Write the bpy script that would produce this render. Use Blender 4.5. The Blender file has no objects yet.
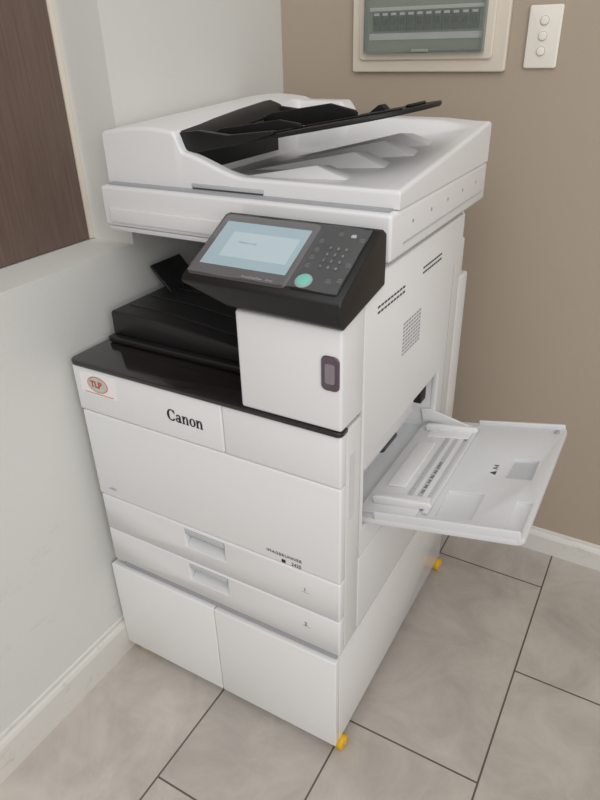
import bpy, bmesh, math, random
from mathutils import Matrix, Vector, Euler
random.seed(4)
S=bpy.context.scene
try: S.view_settings.view_transform='Standard'
except Exception: pass

# ---------------------------------------------------------------- materials
def srgb(r,g,b):
    f=lambda c:(c/255/12.92) if c/255<=.04045 else ((c/255+.055)/1.055)**2.4
    return (f(r),f(g),f(b),1)
def mat(name,col,rough=.4,spec=.5,noise=0,nscale=40,bump=0,bscale=300,coat=0,emit=None,estr=0,alpha=1,metal=0,trans=0):
    m=bpy.data.materials.new(name);m.use_nodes=True;nt=m.node_tree
    b=nt.nodes['Principled BSDF']
    b.inputs['Base Color'].default_value=col
    b.inputs['Roughness'].default_value=rough
    b.inputs['Metallic'].default_value=metal
    b.inputs['Specular IOR Level'].default_value=spec
    b.inputs['Coat Weight'].default_value=coat
    b.inputs['Coat Roughness'].default_value=.05
    b.inputs['Transmission Weight'].default_value=trans
    b.inputs['Alpha'].default_value=alpha
    if emit: b.inputs['Emission Color'].default_value=emit;b.inputs['Emission Strength'].default_value=estr
    tc=nt.nodes.new('ShaderNodeTexCoord')
    n=nt.nodes.new('ShaderNodeTexNoise');n.inputs['Scale'].default_value=nscale;n.inputs['Detail'].default_value=5
    nt.links.new(tc.outputs['Object'],n.inputs['Vector'])
    mx=nt.nodes.new('ShaderNodeMix');mx.data_type='RGBA'
    mx.inputs['A'].default_value=tuple(c*(1-noise) for c in col[:3])+(1,)
    mx.inputs['B'].default_value=tuple(min(1,c*(1+noise)) for c in col[:3])+(1,)
    nt.links.new(n.outputs['Fac'],mx.inputs['Factor']);nt.links.new(mx.outputs['Result'],b.inputs['Base Color'])
    if bump:
        n2=nt.nodes.new('ShaderNodeTexNoise');n2.inputs['Scale'].default_value=bscale
        nt.links.new(tc.outputs['Object'],n2.inputs['Vector'])
        bp=nt.nodes.new('ShaderNodeBump');bp.inputs['Strength'].default_value=bump;bp.inputs['Distance'].default_value=.002
        nt.links.new(n2.outputs['Fac'],bp.inputs['Height']);nt.links.new(bp.outputs['Normal'],b.inputs['Normal'])
    return m
def add_scuffs(m,col,scale,lo,hi,amount,zfade=None):
    """worn marks: sparse noise patches, optionally concentrated near the floor"""
    nt=m.node_tree;b=nt.nodes['Principled BSDF'];L=nt.links
    src=b.inputs['Base Color'].links[0].from_socket
    tc=nt.nodes.new('ShaderNodeTexCoord');mp=nt.nodes.new('ShaderNodeMapping');mp.inputs['Scale'].default_value=(1,1,1.8)
    L.new(tc.outputs['Object'],mp.inputs['Vector'])
    n=nt.nodes.new('ShaderNodeTexNoise');n.inputs['Scale'].default_value=scale;n.inputs['Detail'].default_value=10;n.inputs['Roughness'].default_value=.7
    L.new(mp.outputs[0],n.inputs['Vector'])
    r=nt.nodes.new('ShaderNodeMapRange');r.inputs[1].default_value=lo;r.inputs[2].default_value=hi;r.inputs[4].default_value=amount
    L.new(n.outputs['Fac'],r.inputs[0]);fac=r.outputs[0]
    if zfade:
        sp=nt.nodes.new('ShaderNodeSeparateXYZ');L.new(tc.outputs['Object'],sp.inputs[0])
        r2=nt.nodes.new('ShaderNodeMapRange');r2.inputs[1].default_value=zfade;r2.inputs[2].default_value=0.05;r2.inputs[3].default_value=.15;r2.inputs[4].default_value=1
        L.new(sp.outputs['Z'],r2.inputs[0])
        mu=nt.nodes.new('ShaderNodeMath');mu.operation='MULTIPLY';L.new(fac,mu.inputs[0]);L.new(r2.outputs[0],mu.inputs[1]);fac=mu.outputs[0]
    mx=nt.nodes.new('ShaderNodeMix');mx.data_type='RGBA';mx.inputs['B'].default_value=col
    L.new(src,mx.inputs['A']);L.new(fac,mx.inputs['Factor']);L.new(mx.outputs['Result'],b.inputs['Base Color'])
WHITE=mat('plastic_white',srgb(230,230,231),.36,.45,noise=.01)
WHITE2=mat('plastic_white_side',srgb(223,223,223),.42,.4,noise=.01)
GREYW=mat('plastic_light_grey',srgb(214,215,217),.45,.4,noise=.01)
GREY=mat('plastic_grey',srgb(165,167,171),.5,.4,noise=.02)
MGREY=mat('plastic_mid_grey',srgb(190,192,195),.5,.4,noise=.02)
DGREY=mat('plastic_dark_grey',srgb(70,71,74),.5,.4,noise=.02)
GAP=mat('seam_dark',srgb(60,60,62),.8,.2)
BLACK=mat('plastic_black_satin',srgb(26,25,26),.38,.5,noise=.1,bump=.15,bscale=900)
BLACKM=mat('plastic_black_matte',srgb(24,24,25),.5,.4,noise=.1)
GLOSS=mat('plastic_black_gloss',srgb(34,29,30),.12,.5,coat=.3)
GLASS=mat('panel_glass_dark',srgb(78,74,77),.12,.5,coat=.6)
SCREEN=mat('lcd_screen',srgb(95,115,122),.2,.5,emit=srgb(180,203,211),estr=.46)
SCREEN2=mat('lcd_highlight',srgb(105,125,130),.2,.5,emit=srgb(204,218,224),estr=.50)
GREEN=mat('button_green',srgb(100,190,172),.3,.5,emit=srgb(110,210,190),estr=.12)
MARK=mat('print_white',srgb(150,150,152),.5)
INK=mat('print_black',srgb(22,22,24),.5)
RED=mat('print_red',srgb(196,70,66),.5)
CAB=mat('cabinet_white_gloss',srgb(235,235,235),.14,.5,noise=.005)
YEL=mat('caster_yellow',srgb(232,182,24),.4)
CREAM=mat('enclosure_cream',srgb(220,211,197),.45,noise=.01)
SWI=mat('switch_white',srgb(236,231,221),.35)
BADGE=mat('badge_glass',srgb(84,68,80),.1,.6,coat=.6)
BADGEI=mat('badge_core',srgb(136,126,134),.3)
GWIN=mat('window_smoke_tint',srgb(150,162,152),.10,.5,alpha=.22)
FILM=mat('protective_film',srgb(225,228,232),.09,.7,alpha=.11,bump=.9,bscale=24)
GBACK=mat('enclosure_inside',srgb(146,151,142),.6)
TRIM=mat('trim_paint',srgb(220,217,211),.4,noise=.02,nscale=12)
add_scuffs(TRIM,srgb(150,142,132),14,.56,.74,.55)
WL=mat('wall_paint_white',srgb(217,217,213),.7,.3,noise=.025,nscale=4,bump=.12,bscale=180)
add_scuffs(WL,srgb(165,160,150),9,.60,.75,.5,.7)
WB=mat('wall_paint_beige',srgb(174,160,144),.7,.3,noise=.025,nscale=5,bump=.15,bscale=160)

def wood():
    m=bpy.data.materials.new('wood_brown');m.use_nodes=True;nt=m.node_tree;b=nt.nodes['Principled BSDF']
    tc=nt.nodes.new('ShaderNodeTexCoord');mp=nt.nodes.new('ShaderNodeMapping');mp.inputs['Scale'].default_value=(90,90,2.5)
    n=nt.nodes.new('ShaderNodeTexNoise');n.inputs['Scale'].default_value=3;n.inputs['Detail'].default_value=8;n.inputs['Roughness'].default_value=.7
    cr=nt.nodes.new('ShaderNodeValToRGB');cr.color_ramp.elements[0].position=.3;cr.color_ramp.elements[1].position=.72
    cr.color_ramp.elements[0].color=srgb(94,76,68);cr.color_ramp.elements[1].color=srgb(122,101,91)
    nt.links.new(tc.outputs['Object'],mp.inputs['Vector']);nt.links.new(mp.outputs[0],n.inputs['Vector'])
    nt.links.new(n.outputs['Fac'],cr.inputs['Fac']);nt.links.new(cr.outputs[0],b.inputs['Base Color'])
    b.inputs['Roughness'].default_value=.5
    return m
WOOD=wood()
def tiles():
    m=bpy.data.materials.new('floor_tiles');m.use_nodes=True;nt=m.node_tree;b=nt.nodes['Principled BSDF'];L=nt.links
    tc=nt.nodes.new('ShaderNodeTexCoord');sp=nt.nodes.new('ShaderNodeSeparateXYZ');L.new(tc.outputs['Object'],sp.inputs[0])
    ax=nt.nodes.new('ShaderNodeMath');ax.operation='ADD';ax.inputs[1].default_value=.0205
    ay=nt.nodes.new('ShaderNodeMath');ay.operation='ADD';ay.inputs[1].default_value=.215
    L.new(sp.outputs['X'],ax.inputs[0]);L.new(sp.outputs['Y'],ay.inputs[0])
    cb=nt.nodes.new('ShaderNodeCombineXYZ');L.new(ay.outputs[0],cb.inputs[0]);L.new(ax.outputs[0],cb.inputs[1])
    br=nt.nodes.new('ShaderNodeTexBrick');L.new(cb.outputs[0],br.inputs['Vector'])
    br.offset=.5;br.offset_frequency=2;br.squash=1
    br.inputs['Scale'].default_value=1;br.inputs['Mortar Size'].default_value=.0023;br.inputs['Mortar Smooth'].default_value=.25
    br.inputs['Brick Width'].default_value=.61;br.inputs['Row Height'].default_value=.2905;br.inputs['Bias'].default_value=0
    br.inputs['Color1'].default_value=(.96,.96,.96,1);br.inputs['Color2'].default_value=(1.04,1.04,1.04,1);br.inputs['Mortar'].default_value=(1,1,1,1)
    n=nt.nodes.new('ShaderNodeTexNoise');n.inputs['Scale'].default_value=6;n.inputs['Detail'].default_value=10;n.inputs['Roughness'].default_value=.68;n.inputs['Distortion'].default_value=.6
    L.new(tc.outputs['Object'],n.inputs['Vector'])
    cr=nt.nodes.new('ShaderNodeValToRGB');cr.color_ramp.elements[0].position=.3;cr.color_ramp.elements[1].position=.7
    cr.color_ramp.elements[0].color=srgb(174,167,160);cr.color_ramp.elements[1].color=srgb(207,200,192)
    L.new(n.outputs['Fac'],cr.inputs['Fac'])
    mu=nt.nodes.new('ShaderNodeMix');mu.data_type='RGBA';mu.blend_type='MULTIPLY';mu.inputs['Factor'].default_value=1
    L.new(cr.outputs[0],mu.inputs['A']);L.new(br.outputs['Color'],mu.inputs['B'])
    mg=nt.nodes.new('ShaderNodeMix');mg.data_type='RGBA';mg.inputs['B'].default_value=srgb(98,91,85)
    L.new(mu.outputs['Result'],mg.inputs['A']);L.new(br.outputs['Fac'],mg.inputs['Factor']);L.new(mg.outputs['Result'],b.inputs['Base Color'])
    b.inputs['Roughness'].default_value=.32
    bp=nt.nodes.new('ShaderNodeBump');bp.invert=True;bp.inputs['Strength'].default_value=.5;bp.inputs['Distance'].default_value=.002
    L.new(br.outputs['Fac'],bp.inputs['Height']);L.new(bp.outputs['Normal'],b.inputs['Normal'])
    return m
TILE=tiles()

# ---------------------------------------------------------------- helpers
def link(name,me,m,parent=None,smooth=False):
    ob=bpy.data.objects.new(name,me);S.collection.objects.link(ob)
    if m is not None and len(me.materials)==0: me.materials.append(m)
    if parent: ob.parent=parent
    if smooth:
        for p in me.polygons: p.use_smooth=True
    return ob
def empty(name):
    e=bpy.data.objects.new(name,None);S.collection.objects.link(e);return e
def bake(ob):
    dg=bpy.context.evaluated_depsgraph_get();dg.update()
    me=bpy.data.meshes.new_from_object(ob.evaluated_get(dg))
    ob.modifiers.clear();ob.data=me
def autosmooth(me,ang=40):
    for p in me.polygons: p.use_smooth=True
    me.set_sharp_from_angle(angle=math.radians(ang))
def bev(ob,w,seg=3,ang=30):
    if w<=0: return ob
    md=ob.modifiers.new('b','BEVEL');md.width=w;md.segments=seg;md.limit_method='ANGLE';md.angle_limit=math.radians(ang)
    md.harden_normals=False
    bake(ob);autosmooth(ob.data,50)
    return ob
def prism(name,pts,axis,a0,a1,m,parent=None,b=0,seg=3,cuts=None,M=None):
    bm=bmesh.new()
    def mk(p,a):
        if axis=='x': return (a,p[0],p[1])
        if axis=='y': return (p[0],a,p[1])
        return (p[0],p[1],a)
    v0=[bm.verts.new(mk(p,a0)) for p in pts];v1=[bm.verts.new(mk(p,a1)) for p in pts]
    bm.faces.new(v0);bm.faces.new(v1)
    n=len(pts)
    for i in range(n): bm.faces.new((v0[i],v0[(i+1)%n],v1[(i+1)%n],v1[i]))
    bmesh.ops.recalc_face_normals(bm,faces=bm.faces)
    me=bpy.data.meshes.new(name);bm.to_mesh(me);bm.free()
    ob=link(name,me,m,parent)
    if cuts:
        for c in cuts:
            cu=prism('cut',[(c[0],c[2]),(c[1],c[2]),(c[1],c[3]),(c[0],c[3])],'z',c[4],c[5],None)
            md=ob.modifiers.new('x','BOOLEAN');md.operation='DIFFERENCE';md.object=cu;md.solver='EXACT'
            bake(ob);bpy.data.objects.remove(cu,do_unlink=True)
        if len(ob.data.materials)==0: ob.data.materials.append(m)
    bev(ob,b,seg)
    if M is not None: ob.data.transform(M)
    return ob
def loft(name,sections,m,parent=None,b=0,seg=3):
    bm=bmesh.new();rings=[[bm.verts.new(p) for p in s] for s in sections];n=len(rings[0])
    for a_,b2 in zip(rings,rings[1:]):
        for i in range(n): bm.faces.new((a_[i],a_[(i+1)%n],b2[(i+1)%n],b2[i]))
    bm.faces.new(rings[0]);bm.faces.new(rings[-1]);bmesh.ops.recalc_face_normals(bm,faces=bm.faces)
    me=bpy.data.meshes.new(name);bm.to_mesh(me);bm.free();ob=link(name,me,m,parent);bev(ob,b,seg);return ob
def box(name,x0,x1,y0,y1,z0,z1,m,parent=None,b=0,seg=3,cuts=None,M=None):
    return prism(name,[(x0,y0),(x1,y0),(x1,y1),(x0,y1)],'z',z0,z1,m,parent,b,seg,cuts,M)
def rrect(x0,x1,y0,y1,r,n=6):
    if not isinstance(r,(list,tuple)): r=[r]*4
    out=[]
    for (cx,cy,a,rr) in ((x0,y0,180,r[0]),(x1,y0,270,r[1]),(x1,y1,0,r[2]),(x0,y1,90,r[3])):
        sx=1 if cx==x0 else -1;sy=1 if cy==y0 else -1
        if rr<=0: out.append((cx,cy));continue
        for i in range(n+1):
            t=math.radians(a+90*i/n);out.append((cx+sx*rr+rr*math.cos(t),cy+sy*rr+rr*math.sin(t)))
    return out
def cyl(name,c,r,h,axis,m,parent=None,n=32,b=0,M=None):
    pts=[(r*math.cos(2*math.pi*i/n),r*math.sin(2*math.pi*i/n)) for i in range(n)]
    idx='xyz'.index(axis);o=[i for i in range(3) if i!=idx]
    pts=[(p[0]+c[o[0]],p[1]+c[o[1]]) for p in pts]
    return prism(name,pts,axis,c[idx]-h/2,c[idx]+h/2,m,parent,b,2,M=M)
def text(name,s,size,M,m,parent,off=0,sx=1,ext=.0003,shear=0,align='LEFT',sp=1):
    cu=bpy.data.curves.new(name,'FONT');cu.body=s;cu.size=size;cu.offset=off;cu.extrude=ext;cu.shear=shear;cu.align_x=align
    cu.space_character=sp
    t=bpy.data.objects.new(name+'_c',cu);S.collection.objects.link(t)
    dg=bpy.context.evaluated_depsgraph_get();dg.update()
    me=bpy.data.meshes.new_from_object(t.evaluated_get(dg));bpy.data.objects.remove(t,do_unlink=True)
    me.materials.clear();me.transform(M@Matrix.Diagonal((sx,1,1,1)))
    return link(name,me,m,parent)
def T(x,y,z): return Matrix.Translation((x,y,z))
FRONT=Matrix(((1,0,0,0),(0,0,-1,0),(0,1,0,0),(0,0,0,1)))
def join(obs,name):
    bm=bmesh.new();mats=[]
    for o in obs:
        base=len(mats);mm=list(o.data.materials);mats+=mm
        t=bmesh.new();t.from_mesh(o.data);
        for f in t.faces: f.material_index+=base
        me=bpy.data.meshes.new('t');t.to_mesh(me);t.free();bm.from_mesh(me)
    me=bpy.data.meshes.new(name);bm.to_mesh(me);bm.free()
    for m in mats: me.materials.append(m)
    par=obs[0].parent
    for o in obs: bpy.data.objects.remove(o,do_unlink=True)
    return link(name,me,None,par)
def serif_logo(name,M,h,m,parent):
    bm=bmesh.new()
    def strip(pts):
        L=[(p[0]-p[2],p[1]-p[3]) for p in pts];Rr=[(p[0]+p[2],p[1]+p[3]) for p in pts]
        vl=[bm.verts.new((x,y,0)) for x,y in L];vr=[bm.verts.new((x,y,0)) for x,y in Rr]
        for i in range(len(pts)-1): bm.faces.new((vl[i],vr[i],vr[i+1],vl[i+1]))
    def arc(cx,cy,rx,ry,a0,a1,t0,t1,n=28):
        pts=[]
        for i in range(n+1):
            a=math.radians(a0+(a1-a0)*i/n);c,s=math.cos(a),math.sin(a)
            w=(t0+(t1-t0)*abs(c)**1.5)/2
            pts.append((cx+(rx-w)*c,cy+(ry-w)*s,c*w,s*w))
        strip(pts)
    def rect(x0,x1,y0,y1): strip([((x0+x1)/2,y0,(x1-x0)/2,0),((x0+x1)/2,y1,(x1-x0)/2,0)])
    x=0
    arc(.62,.71,.62,.73,48,318,.13,.32);strip([(1.02,1.42,.03,0),(1.04,.95,.055,0)]);strip([(.95,1.30,.04,.04),(1.04,.95,.05,0)])
    strip([(.98,.18,.05,-.05),(1.08,.34,.02,-.02)])
    x=1.2
    def a_(x):
        arc(x+.30,.29,.30,.30,20,340,.11,.22)
        strip([(x+.58,.0,.12,0),(x+.58,.72,.12,0)])
        arc(x+.37,.66,.32,.34,0,165,.12,.24)
        strip([(x+.66,.10,.0,.08),(x+.80,.08,.0,.05)])
    def n_(x):
        rect(x+.07,x+.31,0,.98);strip([(x+.0,.93,.0,.03),(x+.1,.95,.0,.05)])
        rect(x,x+.38,0,.08)
        arc(x+.52,.64,.30,.36,0,170,.12,.24);rect(x+.59,x+.83,0,.66);rect(x+.52,x+.90,0,.08)
    a_(x);x+=.88;n_(x);x+=1.0
    arc(x+.42,.5,.42,.51,0,360,.11,.25,40);x+=.90
    n_(x)
    bmesh.ops.scale(bm,vec=(h,h,h),verts=bm.verts)
    r=bmesh.ops.extrude_face_region(bm,geom=list(bm.faces))
    for v in [g for g in r['geom'] if isinstance(g,bmesh.types.BMVert)]: v.co.z+=.0004
    bmesh.ops.recalc_face_normals(bm,faces=bm.faces)
    me=bpy.data.meshes.new(name);bm.to_mesh(me);bm.free();me.transform(M)
    return link(name,me,m,parent)

# ---------------------------------------------------------------- room
XW=-.597;YW=.854
box('floor',-1.0,3.2,-2.6,YW+.1,-.05,0,TILE)
a=box('a',-.85,XW,-2.6,YW,0,.967,WL);b_=box('b',-.85,XW,.235,YW,.967,2.6,WL);c=box('c',-.85,-.725,-2.6,.235,.967,2.6,WL)
d=box('d',-.725,XW,-2.6,-1.6,.967,2.6,WL)
join([a,b_,c,d],'wall_left')
box('wall_back',-.85,3.2,YW,YW+.1,0,2.6,WB)
prism('baseboard_left',[(XW,0),(XW+.011,0),(XW+.011,.080),(XW+.008,.088),(XW+.0035,.093),(XW+.0035,.103),(XW,.106)],'y',-2.6,YW,TRIM,b=.0)
prism('baseboard_back',[(YW,0),(YW-.014,0),(YW-.014,.055),(YW-.010,.062),(YW-.005,.067),(YW-.004,.074),(YW,.076)],'x',XW+.011,3.2,TRIM)
wp=empty('wood_panel')
box('board',-.724,-.709,-1.59,.222,.969,2.5,WOOD,wp,.001)
box('edge_strip',-.724,-.707,.2225,.2345,.969,2.5,CREAM,wp,0)

# distribution board
db=empty('distribution_board')
Y1=YW-.0005
prism('frame',rrect(-.393,-.030,1.256,1.53,.006),'y',Y1-.014,Y1,CREAM,db,.003)
prism('inner_bezel',rrect(-.372,-.058,1.281,1.44,.008),'y',Y1-.022,Y1-.0145,CREAM,db,.003)
prism('recess_back',rrect(-.352,-.077,1.297,1.428,.004),'y',Y1-.0235,Y1-.0222,GBACK,db,0)
for i in range(12):
    x=-.335+i*.0205
    box('breaker_%d'%i,x,x+.0185,Y1-.030,Y1-.0236,1.340,1.376,DGREY,db,.001)
    box('toggle_%d'%i,x+.004,x+.0145,Y1-.035,Y1-.030,1.352,1.366,INK,db,.001)
    box('breaker_label_%d'%i,x+.003,x+.0155,Y1-.0305,Y1-.030,1.370,1.375,GREYW,db)
box('din_strip',-.345,-.083,Y1-.027,Y1-.0236,1.379,1.386,GREYW,db)
box('label_strip',-.345,-.083,Y1-.026,Y1-.0236,1.322,1.335,GREYW,db)
prism('tinted_cover',rrect(-.354,-.076,1.295,1.430,.006),'y',Y1-.040,Y1-.0375,GWIN,db,.0008)
for nm,r in (('bottom',(-.354,-.076,1.295,1.3)),('left',(-.354,-.350,1.3,1.43)),('right',(-.080,-.076,1.3,1.43))):
    box('cover_side_'+nm,r[0],r[1],Y1-.0375,Y1-.0225,r[2],r[3],GBACK,db)
box('cover_latch',-.235,-.195,Y1-.044,Y1-.0403,1.297,1.303,GBACK,db,.001)
sw=empty('light_switch')
prism('plate',rrect(.007,.074,1.262,1.378,.005),'y',Y1-.008,Y1,SWI,sw,.003)
for i,z in enumerate((1.350,1.322,1.294)):
    prism('rocker_%d'%i,rrect(.032,.048,z-.008,z+.008,.007),'y',Y1-.012,Y1-.0082,SWI,sw,.0015)
    prism('ring_%d'%i,rrect(.0312,.0488,z-.0088,z+.0088,.008),'y',Y1-.0084,Y1-.0079,GREY,sw,0)

# ---------------------------------------------------------------- cabinet
cb=empty('storage_cabinet')
CL,CR,CD=-.585,-.008,.655
box('carcass',CL,CR,.019,CD,.034,.2895,CAB,cb,.0015)
box('door_1',CL,-.2965,0,.0175,.034,.2885,CAB,cb,.0025)
box('door_2',-.2945,CR,0,.0175,.034,.2885,CAB,cb,.0025)
box('seam_backing',CL+.01,CR-.01,.0172,.0195,.04,.285,GREY,cb)
for i,(x,y) in enumerate(((-.008,.028),(-.008,.635),(-.55,.028),(-.55,.635))):
    cyl('caster_wheel_%d'%i,(x,y,.0165),.0165,.016,'x',YEL,cb,b=.002)
    cyl('caster_hub_%d'%i,(x,y,.0165),.006,.018,'x',GREY,cb,b=.001)
    box('caster_fork_%d'%i,x-.012,x+.012,y-.004,y+.004,.014,.0335,YEL,cb,.001)

# ---------------------------------------------------------------- copier
cp=empty('photocopier')
L_=-.567
box('base_skid',-.55,-.012,.010,.56,.290,.317,GREY,cp,.002)
def front(name,x0,x1,z0,z1,cuts=None,y0=0):
    return box(name,x0,x1,y0,.0205,z0,z1,WHITE,cp,.004,3,cuts)
front('front_band_left',-.573,-.2250,.7030,.8000)
front('front_band_right',-.2240,0,.7030,.8000)
front('front_door',-.569,0,.4975,.7016)
H1=(-.345,-.250,.4405,.4860);H2=(-.345,-.250,.3500,.3940)
front('drawer_1',L_,0,.4050,.4958,[(H1[0],H1[1],-.01,.03,H1[2],H1[3])])
front('drawer_2',L_,0,.3165,.4035,[(H2[0],H2[1],-.01,.03,H2[2],H2[3])])
for i,h in enumerate((H1,H2)):
    box('handle_pocket_%d'%i,h[0]-.003,h[1]+.003,.0165,.0178,h[2]-.003,h[3]+.003,GREY,cp)
    prism('handle_grip_%d'%i,[(-.0005,h[3]),(-.0005,h[3]-.010),(.003,h[3]-.015),(.008,h[3]-.015),(.0165,h[3]-.006),(.0165,h[3])],'x',h[0]+.001,h[1]-.001,MGREY,cp,.001)
    prism('handle_scoop_%d'%i,[(.001,h[2]),(.0165,h[2]),(.0165,h[2]+.014)],'x',h[0]+.001,h[1]-.001,GREYW,cp,0)
SX=.0
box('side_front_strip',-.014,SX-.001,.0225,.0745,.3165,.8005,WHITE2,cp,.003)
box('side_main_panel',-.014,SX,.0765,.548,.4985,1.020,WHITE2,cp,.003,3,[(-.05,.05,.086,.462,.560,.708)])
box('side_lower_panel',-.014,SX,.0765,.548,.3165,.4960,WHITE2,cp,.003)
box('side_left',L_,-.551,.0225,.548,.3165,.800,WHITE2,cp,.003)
box('side_duplex_door_seam_a',-.002,SX+.0004,.500,.5015,.53,.93,GREY,cp)
# bypass opening interior
prism('bypass_pocket_back',[(-.072,.556),(-.066,.556),(-.040,.709),(-.046,.712),(-.072,.712)],'y',.080,.468,GREYW,cp)
box('bypass_pocket_floor',-.072,-.013,.080,.468,.556,.562,GREYW,cp)
box('bypass_pocket_top',-.072,-.013,.080,.468,.706,.711,WHITE2,cp)
box('bypass_pocket_end_a',-.072,-.013,.079,.085,.556,.711,GREYW,cp)
box('bypass_pocket_end_b',-.072,-.013,.463,.469,.556,.711,WHITE2,cp)
box('core_low',-.555,-.013,.018,.545,.3165,.553,GAP,cp)
box('core_mid',-.555,-.078,.018,.545,.553,.714,GAP,cp)
box('core_high',-.555,-.013,.018,.545,.714,.800,GAP,cp)
box('core_mid_front',-.078,-.013,.018,.078,.553,.714,GAP,cp)
box('core_mid_rear',-.078,-.013,.470,.545,.553,.714,GAP,cp)
box('bypass_feed_housing',-.060,-.022,.14,.385,.640,.700,WHITE2,cp,.008)
cyl('bypass_roller',(-.034,.27,.632),.010,.06,'y',DGREY,cp)
box('bypass_dark_slot',-.036,-.0135,.400,.430,.655,.690,INK,cp,.002)
# rear section
box('rear_cover_top',-.54,-.006,.545,.560,.3165,1.020,WHITE2,cp,.002)
box('rear_cover_low',-.53,-.004,.560,.625,.3165,.880,WHITE2,cp,.006)
box('rear_cover_mid',-.53,-.010,.560,.600,.880,.960,WHITE2,cp,.006)
# black deck
dk=[p for p in rrect(-.580,.0012,-.003,.0215,[.020,.010,0,0],8)]
dk=dk[:-1]+[(-.016,.0215),(-.016,.45),(-.574,.45)]
prism('deck_rim',dk,'z',.8005,.8085,GLOSS,cp,.0015)
# column to the right of output bay
prism('column_front',[(0,.809),(.0755,.809),(.0755,.9885),(0,.976)],'x',-.181,.0,WHITE,cp,.005)
prism('column_body',[(.0765,.809),(.545,.809),(.545,1.020),(.141,1.020),(.1375,.9985),(.0765,.989)],'x',-.181,-.014,WHITE2,cp,.0)
box('bay_rear_wall',L_,-.182,.455,.545,.809,1.020,GREYW,cp,.002)
box('bay_ceiling',L_,-.014,.15,.56,1.0205,1.0275,GREYW,cp,.001)
# output tray
prism('output_tray',[(-.566,.8095),(-.566,.866),(-.560,.871),(-.45,.869),(-.33,.857),(-.184,.842),(-.184,.8095)],'y',.112,.452,BLACK,cp,.004)
prism('output_tray_ledge',[(-.566,.8095),(-.566,.822),(-.184,.822),(-.184,.8095)],'y',.095,.1115,BLACK,cp,.003)
for i in range(5):
    y=.15+i*.06
    prism('tray_rib_%d'%i,[(-.55,.868),(-.55,.8725),(-.45,.8715),(-.33,.8595),(-.20,.8455),(-.20,.842)],'y',y,y+.006,BLACK,cp,.001)
prism('paper_stop_flap',[(-.522,.868),(-.572,.921),(-.577,.918),(-.530,.866)],'y',.250,.345,BLACK,cp,.0015)
prism('paper_stop_rib',[(-.520,.868),(-.570,.915),(-.55,.868)],'y',.290,.300,BLACK,cp,0)
# badge on column
prism('badge',rrect(-.033,-.003,.878,.934,.009),'y',-.003,.001,BADGE,cp,.002)
prism('badge_inner',rrect(-.026,-.010,.890,.922,.004),'y',-.0034,-.0029,BADGEI,cp,0)
# control panel
pr=lambda x,dz:[(x,-.003+dz*.3,.9765+dz),(x,-.012,.984+dz*.85),(x,-.014,1.0155),(x,-.008,1.023),(x,.112,1.086),(x,.124,1.087),(x,.1375,1.078),(x,.1375,1.000+dz*.6)]
loft('control_panel_housing',[pr(-.266,.031),pr(-.186,.003),pr(.004,0)],BLACK,cp,.004)
A=math.atan2(.063,.120)
PM=T(0,-.008,1.0232)@Matrix.Rotation(A,4,'X')
prism('touch_glass',rrect(-.260,-.088,.002,.134,.008),'z',-.0005,.0016,GLASS,cp,.0006,M=PM)
prism('touch_screen',rrect(-.249,-.098,.026,.119,.001),'z',.0012,.0019,SCREEN,cp,0,M=PM)
prism('screen_window',rrect(-.225,-.108,.045,.098,.002),'z',.0018,.0021,SCREEN2,cp,0,M=PM)
text('screen_text','Ready to copy.',.0055,PM@T(-.205,.075,.0022),GREY,cp)
text('panel_text','Processing/Data    Error',.0055,PM@T(-.165,.010,.0018),MARK,cp)
prism('key_field',rrect(-.082,-.006,.004,.130,.006),'z',-.0005,.0010,BLACKM,cp,.0005,M=PM)
cyl('start_button',(-.066,.022,.0022),.0105,.004,'z',GREEN,cp,b=.001,M=PM)
cyl('start_button_ring',(-.066,.022,.0010),.0130,.003,'z',GREY,cp,b=.0005,M=PM)
k=0
for r in range(4):
    for c_ in range(3):
        x=-.054+c_*.0125;y=.052+r*.0125
        cyl('key_%d'%k,(x,y,.0015),.0042,.002,'z',BLACKM,cp,n=16,b=.0004,M=PM)
        text('key_label_%d'%k,'*0#123456789'[r*3+c_],.0065,PM@T(x,y-.0023,.0027),MARK,cp,align='CENTER');k+=1
for i,(x,y) in enumerate(((-.074,.050),(-.074,.066),(-.074,.082),(-.074,.100),(-.014,.110),(-.03,.118),(-.05,.118),(-.014,.030),(-.03,.026),(-.014,.060))):
    prism('fn_key_%d'%i,rrect(x-.004,x+.004,y-.0028,y+.0028,.0015),'z',.0006,.0022,DGREY if i!=5 else MGREY,cp,.0004,M=PM)
    text('fn_label_%d'%i,'–––',.0045,PM@T(x-.004,y+.0035,.0014),MARK,cp)
bm=bmesh.new();g=[]
for j in range(15):
    row=[]
    for i in range(28):
        x=-.258+.252*i/27;y=.004+.128*j/14
        row.append(bm.verts.new((x,y,.0050+.0009*math.sin(i*.7+j*.35)+.0007*math.sin(j*.9-i*.25))))
    g.append(row)
for j in range(14):
    for i in range(27): bm.faces.new((g[j][i],g[j][i+1],g[j+1][i+1],g[j+1][i]))
me=bpy.data.meshes.new('f');bm.to_mesh(me);bm.free();me.transform(PM);link('protective_film',me,FILM,cp,True)

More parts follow.
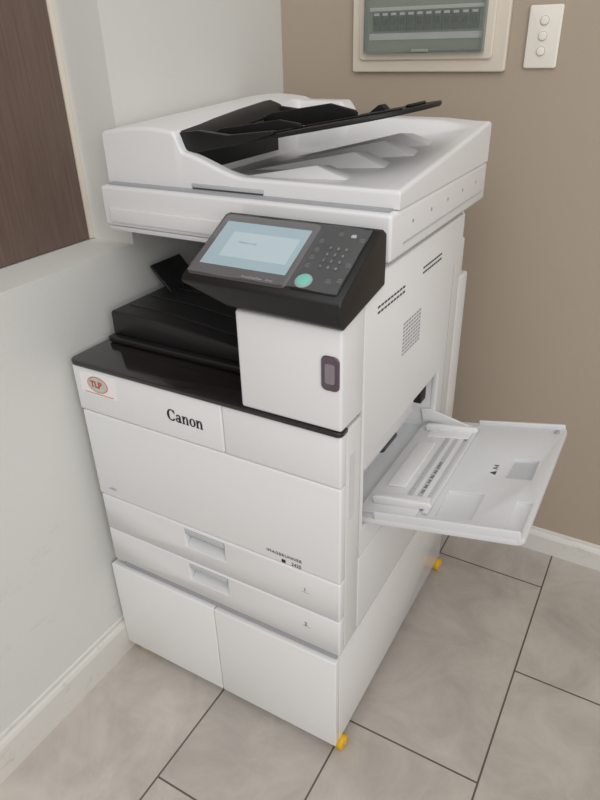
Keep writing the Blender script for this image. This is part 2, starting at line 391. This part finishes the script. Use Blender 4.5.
# ---- scanner
box('scanner_base',-.580,.004,.152,.655,1.0275,1.1000,WHITE,cp,.006,4)
box('scanner_front_lip',-.560,-.02,.1475,.153,1.036,1.062,WHITE,cp,.002)
box('scanner_seam',-.570,-.006,.165,.642,1.099,1.1035,GREY,cp)
box('side_rail',.0035,.0055,.20,.63,1.046,1.049,MGREY,cp)
for i in range(5):
    cyl('screw_%d'%i,(.0045,.24+i*.085,1.074),.0028,.0012,'x',GREY,cp,n=14)
k=0
for (ya,yb,z,n) in ((.122,.236,.966,2),(.318,.418,.972,2)):
    for r in range(n):
        m_=9
        for i in range(m_):
            y=ya+(yb-ya)*i/m_
            box('vent_%d'%k,-.001,.0007,y,y+(yb-ya)/m_*.72,z-.009*r,z-.009*r+.0032,DGREY,cp);k+=1
for i in range(7):
    for j in range(9):
        y=.236+i*.0125;z=.838+j*.0072
        box('grille_%d'%k,-.001,.0006,y,y+.009,z,z+.0035,GREY,cp);k+=1
box('side_label',-.002,.0002,.03,.05,.62,.75,GREYW,cp)

# ---- lid / feeder as height field
def ss(a,b,x):
    t=max(0,min(1,(x-a)/(b-a)));return t*t*(3-2*t)
X0,X1,Yf,Yr=-.583,.004,.182,.655
def H(x,y):
    ty=(y-Yf)/(Yr-Yf)
    feeder=1.190+.022*ty+.010*math.sin(math.pi*max(0,min(1,(x+.583)/.20)))
    front=1.165-.036*ss(-.42,-.27,x) if x>-.42 else 1.19
    right=1.130+.048*ty
    t=max(0,min(1,(x+.36)/.34))
    eject=1.114+(right-.001-1.114)*(t**1.05)
    rear=1.212-.030*ss(-.31,-.28,x)
    rear=rear+(right-rear)*ss(-.10,-.01,x)
    z=eject
    z+= (rear-z)*ss(.575,.610,y)*(1 if rear>z else 0)
    fw=1-ss(.203,.217,y)
    z+= (front-z)*fw if front>z else 0
    w=1-ss(-.418,-.400,x)
    z+= (feeder-z)*w
    e=min(x-X0,X1-x,y-Yf,Yr-y)
    r=.007
    if e<r: z-= r-math.sqrt(max(0,r*r-(r-e)**2))
    return z
def frange(a,b,n,r=.007):
    v=[a+(b-a)*i/n for i in range(n+1)]
    v=[t for t in v if t>a+r and t<b-r]
    ed=[r*(1-math.cos(math.pi/2*i/5)) for i in range(6)]
    return [a+e for e in ed]+v+[b-e for e in reversed(ed)]
xs=frange(X0,X1,150);ys=frange(Yf,Yr,130)
bm=bmesh.new()
top=[[bm.verts.new((x,y,H(x,y))) for x in xs] for y in ys]
for j in range(len(ys)-1):
    for i in range(len(xs)-1): bm.faces.new((top[j][i],top[j][i+1],top[j+1][i+1],top[j+1][i]))
loop=[top[0][i] for i in range(len(xs))]+[top[j][-1] for j in range(1,len(ys))]+[top[-1][i] for i in range(len(xs)-2,-1,-1)]+[top[j][0] for j in range(len(ys)-2,0,-1)]
bot=[bm.verts.new((v.co.x,v.co.y,1.1020)) for v in loop]
n=len(loop)
for i in range(n): bm.faces.new((loop[i],bot[i],bot[(i+1)%n],loop[(i+1)%n]))
bm.faces.new(list(reversed(bot)))
bmesh.ops.recalc_face_normals(bm,faces=bm.faces)
me=bpy.data.meshes.new('feeder_lid');bm.to_mesh(me);bm.free();autosmooth(me,50)
link('feeder_lid',me,WHITE,cp)
box('lid_grip_recess',-.385,-.235,.1808,.1825,1.106,1.113,MGREY,cp,.0005)
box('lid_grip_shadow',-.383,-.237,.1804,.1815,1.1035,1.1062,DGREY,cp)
for i,(y,xa,xb,h,w) in enumerate(((.250,-.34,-.10,.020,.026),(.330,-.36,-.07,.025,.030),(.410,-.36,-.05,.027,.032),(.490,-.36,-.05,.024,.030))):
    za=H(xa,y)-.001;zb=min(H(xb,y-w*.7),H(xb,y+w*.7))-.003;zc=H(xb-.07,y)
    bm=bmesh.new()
    v=[bm.verts.new(p) for p in ((xa,y-.003,za),(xa,y+.003,za),(xb,y-w*.7,zb),(xb,y+w*.7,zb),(xb-.07,y-w*.25,zc+h),(xb-.055,y+w*.6,zc+h*.9))]
    for f in ((0,2,4),(1,5,3),(0,4,5,1),(2,3,5,4),(0,1,3,2)): bm.faces.new([v[q] for q in f])
    bmesh.ops.recalc_face_normals(bm,faces=bm.faces)
    me=bpy.data.meshes.new('fin');bm.to_mesh(me);bm.free()
    bev(link('eject_fin_%d'%i,me,WHITE,cp),.0015,2)
# black original tray
tr=math.atan2(.072,.40)
TM=T(-.41,0,1.156)@Matrix.Rotation(-tr,4,'Y')
out=[(-.008,.203),(.29,.203),(.35,.213),(.385,.24),(.408,.295),(.412,.36),(.39,.43),(.35,.475),(.28,.492),(-.008,.492)]
prism('original_tray',out,'z',0,.007,BLACKM,cp,.002,M=TM)
prism('tray_side_front',[(-.022,.0),(.10,.0),(.19,.007),(.19,.012),(.10,.018),(.04,.034),(-.022,.038)],'y',.198,.213,BLACKM,cp,.002,M=TM)
prism('tray_side_rear',[(-.02,.0),(.10,.0),(.20,.007),(.20,.012),(.10,.030),(.03,.050),(-.02,.058)],'y',.488,.500,BLACKM,cp,.002,M=TM)
prism('guide_front',[(.03,.007),(.21,.007),(.21,.014),(.17,.026),(.05,.030),(.03,.026)],'y',.255,.262,BLACKM,cp,.0015,M=TM)
prism('guide_rear',[(.03,.007),(.23,.007),(.23,.016),(.18,.036),(.05,.040),(.03,.034)],'y',.425,.432,BLACKM,cp,.0015,M=TM)
box('guide_foot_front',.04,.20,.232,.256,.007,.010,BLACK,cp,.001,M=TM)
box('guide_foot_rear',.04,.22,.431,.456,.007,.010,BLACK,cp,.001,M=TM)
box('tray_stop',.372,.385,.31,.37,.007,.012,BLACKM,cp,.002,M=TM)
prism('rear_stop_bump',[(.235,.007),(.255,.017),(.262,.017),(.27,.007)],'y',.470,.490,BLACKM,cp,.001,M=TM)
box('tray_rib_front',.20,.385,.262,.268,.007,.010,BLACK,cp,.001,M=TM)
text('tray_mark','▪▪▪',.014,TM@T(.11,.40,.0075),MARK,cp)
pr2=[(-.430,-.010),(-.430,.005),(-.414,.007),(-.392,.000),(-.378,-.012),(-.384,-.016)]
loft('feeder_mouth_beam',[[(px,y,z+pz) for px,pz in pr2] for (y,z) in ((.203,1.187),(.30,1.196),(.40,1.206),(.50,1.214))],BLACKM,cp,.0015,2)
box('feeder_mouth_dark',-.416,-.399,.205,.498,1.125,1.180,INK,cp)

# ---- bypass tray
bt=math.atan2(.058,.273)
BM=T(0,0,.566)@Matrix.Rotation(-bt,4,'Y')
prism('bypass_tray',rrect(-.012,.278,.098,.480,[.002,.014,.014,.002]),'z',0,.010,GREYW,cp,.002,2,
      cuts=[(.120,.185,.135,.215,.004,.02),(.205,.252,.275,.345,.002,.02),(.243,.270,.120,.205,.004,.02)],M=BM)
box('bypass_lip_front',.02,.274,.0985,.104,.004,.026,GREYW,cp,.002,M=BM)
box('bypass_lip_rear',.10,.274,.474,.480,.004,.018,GREYW,cp,.002,M=BM)
box('bypass_inset_floor',.205,.252,.275,.345,.0021,.0032,MGREY,cp,M=BM)
box('bypass_crossbar',.098,.108,.13,.455,.010,.016,GREYW,cp,.002,M=BM)
box('bypass_inner_plate',-.02,.09,.115,.465,.010,.013,WHITE2,cp,.001,M=BM)
box('bypass_slider',.004,.040,.20,.37,.013,.018,WHITE,cp,.0015,M=BM)
box('guide_rail',.052,.062,.15,.43,.013,.0145,MGREY,cp,.0005,M=BM)
for i in range(20):
    box('rail_tick_%d'%i,.053,.056 if i%3 else .060,.16+i*.0135,.1610+i*.0135,.0145,.0148,GREY,cp,M=BM)
box('size_label',.070,.080,.18,.40,.013,.0133,MGREY,cp,M=BM)
text('size_text','A3  B4  A4  B5  A5  STMT',.008,BM@T(.0785,.19,.0135)@Matrix.Rotation(math.pi/2,4,'Z'),DGREY,cp,sx=1.3)
for nm,y in (('front',.145),('rear',.428)):
    s=1 if nm=='front' else -1
    prism('bypass_guide_'+nm,[(.0,.013),(.10,.013),(.112,.018),(.108,.026),(.02,.030),(.0,.028)],'y',y-.004,y+.004,WHITE,cp,.0015,M=BM)
    box('bypass_guide_foot_'+nm,.01,.10,min(y,y+s*.03),max(y,y+s*.03),.013,.017,WHITE,cp,.001,M=BM)
prism('bypass_arm_rear',[(.0,.02),(.085,.004),(.09,.010),(.0,.050),(-.02,.050),(-.02,.02)],'y',.456,.461,WHITE,cp,.001,M=BM)
text('bypass_icon','▲ A4',.015,BM@T(.185,.28,.0102)@Matrix.Rotation(math.pi/2,4,'Z'),DGREY,cp)
cyl('bypass_pin',(.262,.455,.012),.005,.006,'z',GREY,cp,n=16,M=BM)

# ---- graphics on front
serif_logo('logo',T(-.346,-.0003,.7395)@FRONT,.0162,INK,cp)
text('series_text','IMAGERUNNER',.0088,T(-.150,-.0004,.515)@FRONT,DGREY,cp,sx=1.1,sp=1.15)
text('series_number','2425',.0105,T(-.098,-.0004,.501)@FRONT,DGREY,cp)
box('series_square',-.118,-.110,-.0006,.001,.501,.508,INK,cp)
text('small_text','i-ADV',.008,T(-.538,-.0004,.518)@FRONT,GREY,cp)
for i,z in enumerate((.450,.362)):
    text('drawer_number_%d'%i,str(i+1),.012,T(-.074,-.0004,z)@FRONT,DGREY,cp)
    box('drawer_mark_%d'%i,-.078,-.062,-.0005,.001,z-.003,z-.0022,GREY,cp)
prism('sticker',rrect(-.555,-.467,.745,.790,.003),'y',-.0007,.001,mat('sticker_paper',srgb(240,236,236),.4),cp)
PINK=mat('sticker_ring_pink',srgb(208,128,124),.5)
prism('sticker_ring',[(-.511+.026*math.cos(t*math.pi/18),.769+.0172*math.sin(t*math.pi/18)) for t in range(36)],'y',-.0012,-.0004,PINK,cp)
prism('sticker_disc',[(-.511+.0235*math.cos(t*math.pi/18),.769+.015*math.sin(t*math.pi/18)) for t in range(36)],'y',-.0016,-.0008,mat('sticker_centre',srgb(190,198,184),.4,noise=.25,nscale=120),cp)
text('sticker_text','TLP',.018,T(-.5285,-.0020,.7635)@FRONT,RED,cp,off=.0005)
box('sticker_line',-.548,-.474,-.0012,.0,.7480,.7496,PINK,cp)

# ---------------------------------------------------------------- light
w=bpy.data.worlds.new('w');S.world=w;w.use_nodes=True
w.node_tree.nodes['Background'].inputs[0].default_value=(1,.992,.978,1);w.node_tree.nodes['Background'].inputs[1].default_value=.62
def area(name,loc,tgt,size,power,col=(1,1,1),sy=None):
    l=bpy.data.lights.new(name,'AREA');l.size=size;l.energy=power;l.color=col
    if sy: l.shape='RECTANGLE';l.size_y=sy
    o=bpy.data.objects.new(name,l);S.collection.objects.link(o);o.location=loc
    o.rotation_euler=(Vector(tgt)-Vector(loc)).to_track_quat('-Z','Y').to_euler();return o
area('window_light',(2.2,-1.9,2.0),(-.2,.3,.7),1.7,31,(1,.992,.98))
area('ceiling_light',(.3,-.9,2.55),(.1,0,.5),1.3,11,(1,.985,.955))

# ---------------------------------------------------------------- camera
y_,p_,r_=.5317,-.5086,-.0275
fwd=Vector((-math.sin(y_)*math.cos(p_),math.cos(y_)*math.cos(p_),math.sin(p_)))
rt=Vector((math.cos(y_),math.sin(y_),0));up=rt.cross(fwd)
c,s=math.cos(r_),math.sin(r_)
R=c*rt+s*up;U=-s*rt+c*up
M=Matrix((( R.x,U.x,-fwd.x,.364),(R.y,U.y,-fwd.y,-.7388),(R.z,U.z,-fwd.z,1.327),(0,0,0,1)))
cam=bpy.data.cameras.new('camera');cam.sensor_width=36;cam.lens=645.69/800*36;cam.clip_start=.01
co=bpy.data.objects.new('camera',cam);S.collection.objects.link(co);co.matrix_world=M;S.camera=co
